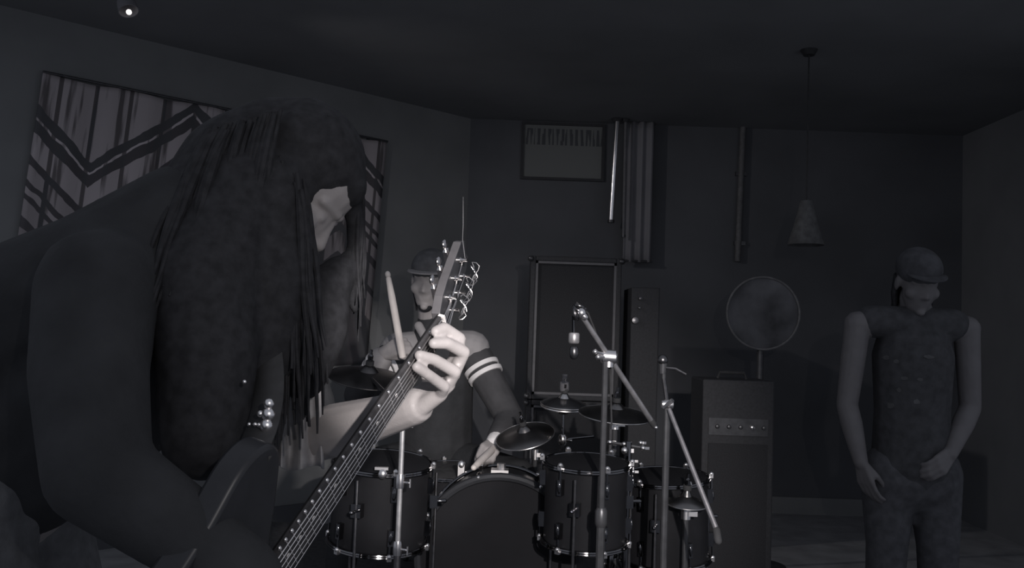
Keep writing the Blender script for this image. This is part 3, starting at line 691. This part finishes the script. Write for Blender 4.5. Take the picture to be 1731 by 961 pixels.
bpoly = [(-.43, -.010), (-.40, -.05), (-.365, -.105), (-.375, -.135), (-.42, -.145), (-.50, -.125), (-.58, -.118), (-.68, -.14), (-.77, -.135), (-.83, -.07), (-.845, .03), (-.82, .12), (-.75, .185), (-.67, .185), (-.58, .155), (-.51, .155), (-.45, .175), (-.41, .165), (-.42, .13), (-.455, .085), (-.465, .06)]
def smooth_poly(pl, k=5):
    out = []; n = len(pl)
    for i in range(n):
        p0, p1, p2, p3 = [V(pl[(i + j) % n] + (0,)) for j in (-1, 0, 1, 2)]
        for j in range(k):
            t_ = j / k; q = .5 * ((2 * p1) + (p2 - p0) * t_ + (2 * p0 - 5 * p1 + 4 * p2 - p3) * t_ ** 2 + (3 * p1 - p0 - 3 * p2 + p3) * t_ ** 3); out.append((q.x, q.y))
    return out
gb = MB(); gb.prism(smooth_poly(bpoly), UO, UU, WW, NN, -.050, -.010); gb.build('body', gloss_black, tg, bevel=.006, angle=40)
for u in (-.515, -.60): one(lambda b: b.box(G(u, .027, -.006), UU * .019, WW * .035, NN * .007)).build('pickup', rubber, tg, smooth=False, bevel=.002)
one(lambda b: b.box(G(-.655, .027, -.003), UU * .012, WW * .038, NN * .008)).build('bridge', chrome, tg, smooth=False, bevel=.002)
for u, w in ((-.68, .11), (-.73, .13)): one(lambda b: b.lathe([(.011, -.011), (.011, .006), (.009, .009)], G(u, w, 0), NN, 18)).build('knob', chrome, tg)
hb_ = G(-.385, -.12, -.03)
one(lambda b: b.lathe([(.004, 0), (.004, .008), (.008, .010), (.007, .014)], hb_, -WW, 14)).build('strap_button', nickel, tg)

# ------------------------------------------------------------------ guitarist
gz = thing('person', 'guitarist with long dark hair in black shirt, hunched over an electric guitar', 'person', (-.84, 1.4, 0))
GHc = P(503, 314, 1.42); gf = V((.62, -.02, -.76)); gu = V((.76, .04, .62))
RS = P(165, 485, 1.20); LS = V((-.47, 1.60, 1.335))
LE = P(520, 742, 1.60); LWr = P(703, 688, 1.425)
RE = P(165, 800, 1.04); RWr = G(-.50, -.05, .045)
PEL = V((-.82, 1.4, .98)); CH = V((-.57, 1.4, 1.25)); NB = V((-.49, 1.41, 1.38))
b = MB()
head(b, GHc, gf, gu)
b.chain([NB, GHc - gf.normalized() * .03 - gu.normalized() * .06], [.062, .058])
b.chain([PEL, (PEL + CH) / 2, CH], [.135, .125, .14]); b.capsule(CH, NB, .12, .07)
b.capsule(RS, LS, .062, .062)
b.chain([RS, RE, RWr], [.052, .042, .027]); b.chain([LS, LE], [.052, .044])
fm = LE + (LWr - LE) * .3
b.chain([LE, fm, LE + (LWr - LE) * .7, LWr], [.045, .047, .036, .029])
hip = [PEL + V((0, s * .09, -.03)) for s in (-1, 1)]
for h_ in hip:
    kn = V((h_.x + .16, h_.y, .5)); an = V((h_.x + .02, h_.y, .09))
    b.chain([h_, kn, an], [.085, .058, .04]); b.capsule(an - V((.04, 0, .05)), an + V((.15, 0, -.055)), .035, .032)
# strumming hand
hand(b, RWr, -WW * -.2 + WW * .9 - UU * .1, NN, side=1, curl=.45)
# fretting hand, fingers over the treble edge onto the board
mcp = [P(768, 613, 1.405), P(766, 633, 1.40), P(757, 651, 1.395), P(744, 667, 1.39)]
fing = [[P(777, 573, 1.385), P(751, 555, 1.362), P(736, 561, 1.350)],
        [P(784, 596, 1.380), P(756, 581, 1.352), P(733, 581, 1.338)],
        [P(769, 629, 1.370), P(735, 609, 1.340), P(709, 601, 1.322)],
        [P(751, 654, 1.365), P(724, 634, 1.332), P(704, 621, 1.312)]]
for i in range(4):
    b.capsule(LWr + (mcp[i] - mcp[1]) * .35, mcp[i], .017, .0125, 12)
    r0 = (.0102, .0104, .0100, .0093)[i]
    b.chain([mcp[i]] + fing[i], [r0 + .001, r0, r0 * .94, r0 * .84], 12)
for i in range(3): b.capsule(mcp[i], mcp[i + 1], .010, .010)
b.chain([LWr + V((-.005, .0, .01)), P(728, 655, 1.43), P(722, 622, 1.425), P(728, 596, 1.41)], [.018, .014, .012, .010], 12)
b.fuse('body', skin, gz, voxel=.003, smooth=4)
# shirt: long right sleeve, left sleeve pushed up
b = MB()
b.chain([PEL + V((.01, 0, .05)), (PEL + CH) / 2, CH], [.16, .158, .172]); b.capsule(CH, NB - V((.01, 0, .015)), .155, .092)
b.chain([P(335, 392, 1.36), P(185, 482, 1.33), P(25, 560, 1.35), P(-110, 610, 1.38)], [.112, .118, .132, .132])
b.capsule(RS + V((0, .02, .0)), LS - V((0, .02, 0)), .082, .082)
b.chain([RS, (RS + RE) / 2 + V((-.01, 0, 0)), RE, RE + (RWr - RE) * .5, RE + (RWr - RE) * .9], [.08, .072, .062, .052, .042])
b.chain([LS, LS + (LE - LS) * .86], [.08, .068])
# loose front hanging away from the belly
b.chain([CH + V((.06, 0, -.06)), P(420, 640, 1.48), P(415, 740, 1.45)], [.11, .075, .06])
b.fuse('shirt', black_cloth, gz, voxel=.009, smooth=6)
b = MB(); b.capsule(hip[0] + V((.01, .02, .04)), hip[1] + V((.01, -.02, .04)), .13, .13)
for h_ in hip:
    kn = V((h_.x + .16, h_.y, .5)); an = V((h_.x + .02, h_.y, .11)); b.chain([h_, kn, an], [.115, .078, .062])
b.fuse('jeans', jean, gz, voxel=.011, smooth=6)
b = MB(); 
for h_ in hip: an = V((h_.x + .02, h_.y, .09)); b.capsule(an - V((.05, 0, .038)), an + V((.17, 0, -.042)), .048, .044)
b.fuse('shoes', rubber, gz, voxel=.009, smooth=3)
# hem of the loose shirt, in folds; beam light put into its paler colour
b = MB(); vs_ = []; fs_ = []; nx, nz_ = 60, 14
for j in range(nz_ + 1):
    for i in range(nx + 1):
        u = i / nx; v = j / nz_
        px = 428 + 118 * u + 6 * math.sin(u * 9) * v; py = 640 + 152 * v + 4 * math.sin(u * 13)
        vs_.append(P(px, py, 1.50 + .018 * math.sin(u * 25) * (.3 + .7 * v) + .03 * u))
for j in range(nz_):
    for i in range(nx): k = j * (nx + 1) + i; fs_.append((k, k + 1, k + nx + 2, k + nx + 1))
b.add(vs_, fs_); o = b.build('shirt_hem', mat('lit_shirt', (.34, .33, .335), .9, var=.25, scale=30), gz); s_ = o.modifiers.new('t', 'SOLIDIFY'); s_.thickness = .003
# hair: cap volume plus hanging locks
b = MB(); f_ = gf.normalized(); u_ = gu.normalized(); r_ = f_.cross(u_)
b.ell(GHc + u_ * .042 - f_ * .028, r_ * .090, f_ * .100, u_ * .088, 24, 16)
b.ell(GHc - f_ * .07 - u_ * .01, r_ * .088, f_ * .085, u_ * .105, 24, 16)
b.chain([GHc - f_ * .07 - u_ * .03, P(405, 300, 1.40), P(345, 380, 1.35)], [.095, .10, .09])
b.chain([GHc - r_ * -.0 + f_ * .0 - u_ * .02 + V((0, -.07, 0)), P(455, 470, 1.33), P(450, 600, 1.33)], [.05, .06, .05])
b.chain([P(420, 320, 1.36), P(345, 480, 1.27), P(350, 610, 1.24), P(345, 740, 1.22)], [.08, .075, .07, .06]); b.chain([P(512, 248, 1.40), P(552, 282, 1.41), P(578, 312, 1.42)], [.07, .060, .042]); b.chain([P(590, 300, 1.44), P(600, 380, 1.46), P(600, 520, 1.48)], [.02, .016, .012])
b.chain([P(572, 462, 1.45), P(545, 500, 1.43), P(535, 560, 1.40), P(515, 640, 1.38)], [.030, .046, .05, .035])
b.fuse('hair', hairm, gz, voxel=.008, smooth=6)
b = MB(); rng = random.Random(3)
def lock(x0, y0, d0, x1, y1, d1, r, wave=5):
    pts = []; rad = []; ph = rng.random() * 6
    for k in range(13):
        t_ = k / 12; e = t_ ** .8
        pts.append(P(x0 + (x1 - x0) * e + wave * math.sin(ph + t_ * 7) * t_, y0 + (y1 - y0) * t_, d0 + (d1 - d0) * e + .006 * math.cos(ph + t_ * 6)))
        rad.append(r * (1 - .75 * t_ ** 2) * (.6 + .4 * min(1, t_ * 5)))
    b.path(pts, rad, 7)
for i in range(190):     # near curtain of hair
    q = rng.random()
    lock(392 + 125 * q + rng.uniform(-6, 6), 250 + 90 * abs(q - .5) + rng.uniform(0, 60), 1.335 + rng.uniform(-.02, .03),
         398 + 150 * q ** 1.2 + rng.uniform(-10, 10), rng.uniform(610, 770) - 30 * q, 1.31 + rng.uniform(-.02, .07), rng.uniform(.003, .0075), 4)
for i in range(16):      # locks falling past the far side of the face
    q = rng.random()
    lock(592 + 22 * q, 240 + 90 * q, 1.46 + rng.uniform(-.02, .03), 585 + 32 * q + rng.uniform(-6, 6), rng.uniform(470, 600), 1.48 + rng.uniform(-.03, .03), rng.uniform(.002, .005), 4)
for i in range(110):     # hair over the neck and shoulder
    q = rng.random()
    lock(345 + 130 * q, 225 - 35 * q + rng.uniform(-6, 10), 1.33 + rng.uniform(-.02, .02), 235 + 180 * q + rng.uniform(-10, 10), 470 + 180 * q + rng.uniform(-40, 60), 1.19 + .10 * q + rng.uniform(-.02, .02), rng.uniform(.004, .008), 4)
o = b.build('hair_locks', hairm, gz); o['kind'] = 'stuff'
# strap (part of the guitar) from horn over the shoulder with round studs
sp_ = [hb_, P(400, 820, 1.10), P(448, 710, 1.20), P(455, 600, 1.30), P(430, 470, 1.48), LS + V((-.02, -.06, .10)), LS + V((-.14, -.04, .09))]
def ribbon(b, pts, w, side):
    vs_ = []; fs_ = []
    for p in pts:
        vs_ += [V(p) - side * w, V(p) + side * w]
    for i in range(len(pts) - 1): fs_.append((2 * i, 2 * i + 1, 2 * i + 3, 2 * i + 2))
    b.add(vs_, fs_)
def catmull(pl, k=6):
    out = []
    for i in range(len(pl) - 1):
        p0, p1, p2, p3 = pl[max(i - 1, 0)], pl[i], pl[i + 1], pl[min(i + 2, len(pl) - 1)]
        for j in range(k):
            t_ = j / k; out.append(.5 * ((2 * p1) + (p2 - p0) * t_ + (2 * p0 - 5 * p1 + 4 * p2 - p3) * t_ ** 2 + (3 * p1 - p0 - 3 * p2 + p3) * t_ ** 3))
    return out + [pl[-1]]
strap_o = one(lambda b: ribbon(b, catmull(sp_), .024, V((.9, -.35, 0)).normalized())).build('strap', rubber, tg); k = strap_o.modifiers.new('t', 'SOLIDIFY'); k.thickness = .003
for px, py, r in ((454, 683, .0074), (453, 701, .0092), (450, 720, .0092), (440, 700, .0048), (431, 718, .003), (438, 719, .0035), (413, 646, .003), (421, 718, .0028)):
    one(lambda b: b.ell(P(px, py, 1.18), (r, 0, 0), (0, r * .8, 0), (0, 0, r), 12, 8)).build('stud', nick2, strap_o)

# ------------------------------------------------------------------ drummer
dz = P(728, 488, 3.72)
dr = thing('person', 'drummer in a track jacket with pale shoulders, raising one drumstick behind the kit', 'person', (dz.x, 3.85, RZ))
DH = P(727, 474, 3.70); df = V((-.18, -1, -.22)); du = V((.02, -.2, 1))
dNB = P(732, 558, 3.76); dCH = P(735, 640, 3.80); dPL = P(738, 785, 3.86)
dLS = P(797, 592, 3.76); dLE = P(862, 708, 3.66); dLW = P(838, 748, 3.46)
dRS = P(672, 596, 3.76); dRE = P(606, 668, 3.58); dRW = P(648, 598, 3.45)
b = MB(); head(b, DH, df, du)
b.chain([dNB, DH - V((0, -.02, .06))], [.06, .055]); b.chain([dPL, dCH], [.13, .14]); b.capsule(dCH, dNB, .12, .07); b.capsule(dLS, dRS, .058)
b.chain([dLS, dLE, dLW], [.05, .042, .028]); b.chain([dRS, dRE, dRW], [.05, .042, .028])
hand(b, dLW, P(820, 768, 3.34) - dLW, V((.1, -.75, .65)), side=-1, curl=1.25)
hand(b, dRW, P(672, 586, 3.42) - dRW, V((-.1, -.9, .45)), side=-1, curl=1.3)
dkn = [V((dPL.x + q_, 3.48, RZ + .48)) for q_ in (-.29, .35)]
for s, kn in zip((-1, 1), dkn):
    an = V((kn.x + s * .03, 3.46, RZ + .09)); b.chain([dPL + V((s * .09, 0, 0)), kn, an], [.085, .058, .042]); b.capsule(an - V((0, -.05, .05)), an + V((0, -.13, -.055)), .035, .03)
b.fuse('body', skin, dr, voxel=.006, smooth=4)
b = MB(); b.chain([dPL + V((0, 0, .04)), dCH], [.155, .168]); b.capsule(dCH, dNB - V((0, 0, .03)), .15, .085); b.capsule(dLS, dRS, .073); b.capsule(dNB - V((0, 0, .02)), dNB + V((0, -.012, .035)), .075, .068)
b.fuse('jacket', black_cloth, dr, voxel=.008, smooth=5)
for S, E2, W2 in ((dLS, dLE, dLW), (dRS, dRE, dRW)):
    b = MB(); b.chain([S, E2, E2 + (W2 - E2) * .85], [.075, .06, .046]); b.fuse('sleeve', jacket_dark, dr, voxel=.007, smooth=4)
one(lambda b: b.chain([dLW + (dLE - dLW) * .22, dLW - (dLE - dLW) * .05], [.041, .038])).fuse('added_wristband', white_cloth, dr, voxel=.005, smooth=3)  # white band added to brighten the lowered fist
for S, E2 in ((dLS, dLE), (dRS, dRE)):
    d_ = (E2 - S).normalized()
    one(lambda b: (b.capsule(S + V((0, -.006, .006)), dNB + (S - dNB) * .45 - V((0, 0, .03)), .079, .07), b.capsule(S, S + d_ * .02, .0795, .077))).fuse('shoulder_yoke', jacket_pale, dr, voxel=.008, smooth=3)
    for q in (.085, .118): one(lambda b: b.lathe([(.078, 0), (.0775, .009), (.076, .018), (.060, .018), (.06, 0)], S + d_ * q, d_ + V((-.25, 0, .35)) * .5, 28)).build('sleeve_stripe', white_cloth, dr)
cu = dRE + (dRW - dRE) * .55
one(lambda b: (b.chain([cu, dRE + (dRW - dRE) * .86], [.053, .05]),)).fuse('sleeve_cuff', jacket_pale, dr, voxel=.006, smooth=3)
for q in (.60, .74): 
    d_ = (dRW - dRE); one(lambda b: b.lathe([(.0535, 0), (.0535, .012), (.04, .012), (.04, 0)], dRE + d_ * q, d_ + V((.1, 0, .05)), 24)).build('cuff_stripe', white_cloth, dr)
b = MB(); b.capsule(dPL + V((-.05, 0, -.02)), dPL + V((.05, 0, -.02)), .13)
for s, kn in zip((-1, 1), dkn):
    an = V((kn.x + s * .03, 3.46, RZ + .12)); b.chain([dPL + V((s * .09, 0, 0)), kn, an], [.11, .078, .06])
b.fuse('trousers', black_cloth, dr, voxel=.011, smooth=5)
b = MB()
for s, kn in zip((-1, 1), dkn): an = V((kn.x + s * .03, 3.46, RZ + .09)); b.capsule(an - V((0, -.06, .042)), an + V((0, -.15, -.046)), .046, .042)
b.fuse('shoes', rubber, dr, voxel=.009, smooth=3)
dfn = df.normalized(); dun = (du - dfn * du.dot(dfn)).normalized(); drn = dfn.cross(dun)
b = MB(); b.ell(DH + dun * .05 - dfn * .014, drn * .083, dfn * .105, dun * .082, 24, 14); b.fuse('cap', mat('cap_cloth', (.10, .10, .105), .9), dr, voxel=.007, smooth=3)
def brim(b):
    pts = []
    for i in range(15):
        a = math.pi * i / 14; pts.append((math.cos(a) * .078, .06 + math.sin(a) * .085))
    b.prism([(x, y) for x, y in pts], DH + dun * .044, drn, dfn, dun, 0, .006)
one(brim).build('cap_brim', jacket_pale, dr, smooth=False, bevel=.002)
b = MB()
for i in range(30):
    a = math.pi * (.15 + .7 * i / 29) ; base = DH + drn * math.cos(a + math.pi) * .078 - dfn * (math.sin(a) * .085 - .02)
    b.path([base + V((0, 0, .01)), base + V((0, .005, -.05)), base + V((rng.uniform(-.01, .01), .01, -.10 - .04 * rng.random()))], [.010, .012, .004], 6)
b.ell(DH + dfn * .062 - dun * .102, drn * .030, dfn * .026, dun * .022, 14, 10)
b.build('hair', hairm, dr)
one(lambda b: (b.chain([dNB + V((-.055, -.06, .015)), dNB + V((-.02, -.085, -.04))], [.02, .018]), b.chain([dNB + V((.03, -.06, .015)), dNB + V((-.005, -.085, -.04))], [.02, .018]))).fuse('collar', jacket_pale, dr, voxel=.006, smooth=2)

def stick(label, p0, p1):
    d = V(p1) - V(p0); L = d.length
    t = thing('drumstick', label, 'drumstick', p0)
    one(lambda b: b.lathe([(.006, -.002), (.013, .004), (.0145, .02), (.0135, L * .72), (.010, L * .93), (.007, L * .955)], p0, d, 16)).build('shaft', wood_pale, t)
    one(lambda b: b.ell(V(p0) + d * .975, frame(d)[0] * .0105, frame(d)[1] * .0105, d.normalized() * .014, 12, 8)).build('tip', wood_pale, t)
# both held in fists
stick('pale wooden drumstick held upright in the drummer raised fist', P(681, 606, 3.36), P(655, 461, 3.32))
stick('pale wooden drumstick in the drummer lowered fist over the snare', P(836, 757, 3.42), P(800, 792, 3.12))
th_ = thing('drum_throne', 'round black drum stool beneath the drummer', 'stool', (dPL.x, dPL.y, RZ))
sz = dPL.z - .16
one(lambda b: b.lathe([(.15, -.07), (.165, -.05), (.165, -.015), (.14, 0)], (dPL.x, dPL.y, sz), (0, 0, 1), 32)).build('seat', rubber, th_)
one(lambda b: b.tube((dPL.x, dPL.y, RZ + .1), (dPL.x, dPL.y, sz - .06), .014)).build('column', chrome, th_)
tripod(th_, dPL.x, dPL.y, RZ, .2, .2, chrome, .2)

# ------------------------------------------------------------------ onlooker on the right
D3 = 3.5
pc = P(1543, 500, D3)
pr_ = thing('person', 'person in black sleeveless shirt and cap standing with bare arms hanging down', 'person', (pc.x, pc.y, 0))
PH = P(1551, 476, D3 - .02); pf = V((.0, -.9, -.42)); pu_ = V((0, -.4, .9))
pNB = P(1546, 528, D3 + .03); pCH = P(1543, 600, D3 + .03); pPL = P(1540, 790, D3 + .03)
pRS = P(1450, 548, D3); pLS = P(1634, 556, D3)
pRE = P(1432, 685, D3); pRW = P(1455, 782, D3 - .04)
pLE = P(1640, 690, D3); pLW = P(1606, 768, D3 - .10)
b = MB(); head(b, PH, pf, pu_)
b.chain([pNB, PH + V((0, .03, -.06))], [.058, .055]); b.chain([pPL, (pPL + pCH) / 2, pCH], [.125, .115, .13]); b.capsule(pCH, pNB, .11, .07); b.capsule(pRS, pLS, .052)
b.chain([pRS, pRS + (pRE - pRS) * .5, pRE, pRE + (pRW - pRE) * .35, pRW], [.05, .047, .041, .042, .028])
b.chain([pLS, pLE, pLE + (pLW - pLE) * .35, pLW], [.05, .041, .042, .028])
hand(b, pRW, P(1470, 838, D3 - .06) - pRW, V((-.9, -.4, 0)), side=1, curl=.3)
hand(b, pLW, P(1578, 800, D3 - .16) - pLW, V((.4, -.85, .2)), side=1, curl=.7)
for s in (-1, 1):
    h_ = pPL + V((s * .09, 0, -.02)); kn = V((h_.x + s * .01, h_.y - .02, .46)); an = V((h_.x + s * .02, h_.y, .09))
    b.chain([h_, kn, an], [.085, .058, .042]); b.capsule(an - V((0, -.05, .05)), an + V((0, -.13, -.055)), .035, .03)
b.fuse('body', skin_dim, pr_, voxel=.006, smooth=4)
b = MB(); b.chain([pPL + V((0, 0, .0)), (pPL + pCH) / 2, pCH], [.152, .143, .155]); b.capsule(pCH, pNB - V((0, 0, .04)), .14, .085)
b.capsule(pRS + V((.055, 0, .012)), pLS + V((-.055, 0, .012)), .066)
b.fuse('shirt', mat('lifted_black', (.06, .061, .066), .9), pr_, voxel=.008, smooth=5)  # black cloth made paler to make up for weaker light there
b = MB(); b.capsule(pPL + V((-.05, 0, -.05)), pPL + V((.05, 0, -.05)), .135)
for s in (-1, 1):
    h_ = pPL + V((s * .09, 0, -.02)); kn = V((h_.x + s * .01, h_.y - .02, .46)); an = V((h_.x + s * .02, h_.y, .11)); b.chain([h_, kn, an], [.11, .08, .065])
b.fuse('jeans', mat('black_denim', (.075, .076, .084), .9), pr_, voxel=.011, smooth=5)
b = MB()
for s in (-1, 1): an = V((pPL.x + s * .11, pPL.y, .09)); b.capsule(an - V((0, -.06, .042)), an + V((0, -.15, -.046)), .046, .042)
b.fuse('shoes', rubber, pr_, voxel=.009, smooth=3)
pfn = pf.normalized(); pun = (pu_ - pfn * pu_.dot(pfn)).normalized(); prn = pfn.cross(pun)
b = MB(); b.ell(PH + pun * .052 - pfn * .012, prn * .084, pfn * .106, pun * .08, 24, 14); b.fuse('cap', mat('black_cap', (.07, .071, .078), .9), pr_, voxel=.007, smooth=3)
def brim2(b):
    pts = [(math.cos(math.pi * i / 14) * .076, .06 + math.sin(math.pi * i / 14) * .075) for i in range(15)]
    b.prism(pts, PH + pun * .048, prn, pfn, pun, 0, .006)
one(brim2).build('cap_brim', MATS['black_cap'], pr_, smooth=False, bevel=.002)
b = MB()
for i in range(26):
    a = math.pi * (.1 + .8 * i / 25); base = PH - prn * math.cos(a) * .076 - pfn * (math.sin(a) * .085 - .0)
    b.path([base + V((0, 0, .01)), base + V((0, .02, -.06)), base + V((rng.uniform(-.01, .01), .03, -.14))], [.011, .012, .005], 6)
b.build('hair', hairm, pr_)
# faded print on the shirt front, each patch lying on the cloth
from mathutils.bvhtree import BVHTree
sh = [c_ for c_ in pr_.children if c_.name.startswith('shirt')][0]
bv = BVHTree.FromPolygons([v.co + ORG[pr_.name] for v in sh.data.vertices], [tuple(p.vertices) for p in sh.data.polygons])
for px, py, w, h in ((1506, 686, 10, 7), (1550, 680, 7, 6), (1498, 605, 9, 4), (1515, 612, 6, 5), (1570, 604, 12, 4), (1530, 640, 8, 4), (1556, 642, 7, 4), (1520, 660, 5, 5)):
    hit = bv.ray_cast(P(px, py, 2.5), (P(px, py, 3) - P(px, py, 2.5)).normalized())
    if hit[0] is None: continue
    n_ = hit[1] if hit[1].y < 0 else -hit[1]; x_ = n_.cross(V((0, 0, 1))).normalized(); y_ = x_.cross(n_)
    poly = [(math.cos(a) * w * .0020 * (.6 + .6 * rng.random()), math.sin(a) * h * .0020 * (.6 + .6 * rng.random())) for a in [k_ * .785 for k_ in range(8)]]
    one(lambda b: b.prism(poly, hit[0], x_, y_, n_, -.003, .0015)).build('shirt_print_patch', mat('faded_print', (.10, .101, .105), .9), pr_, smooth=False)
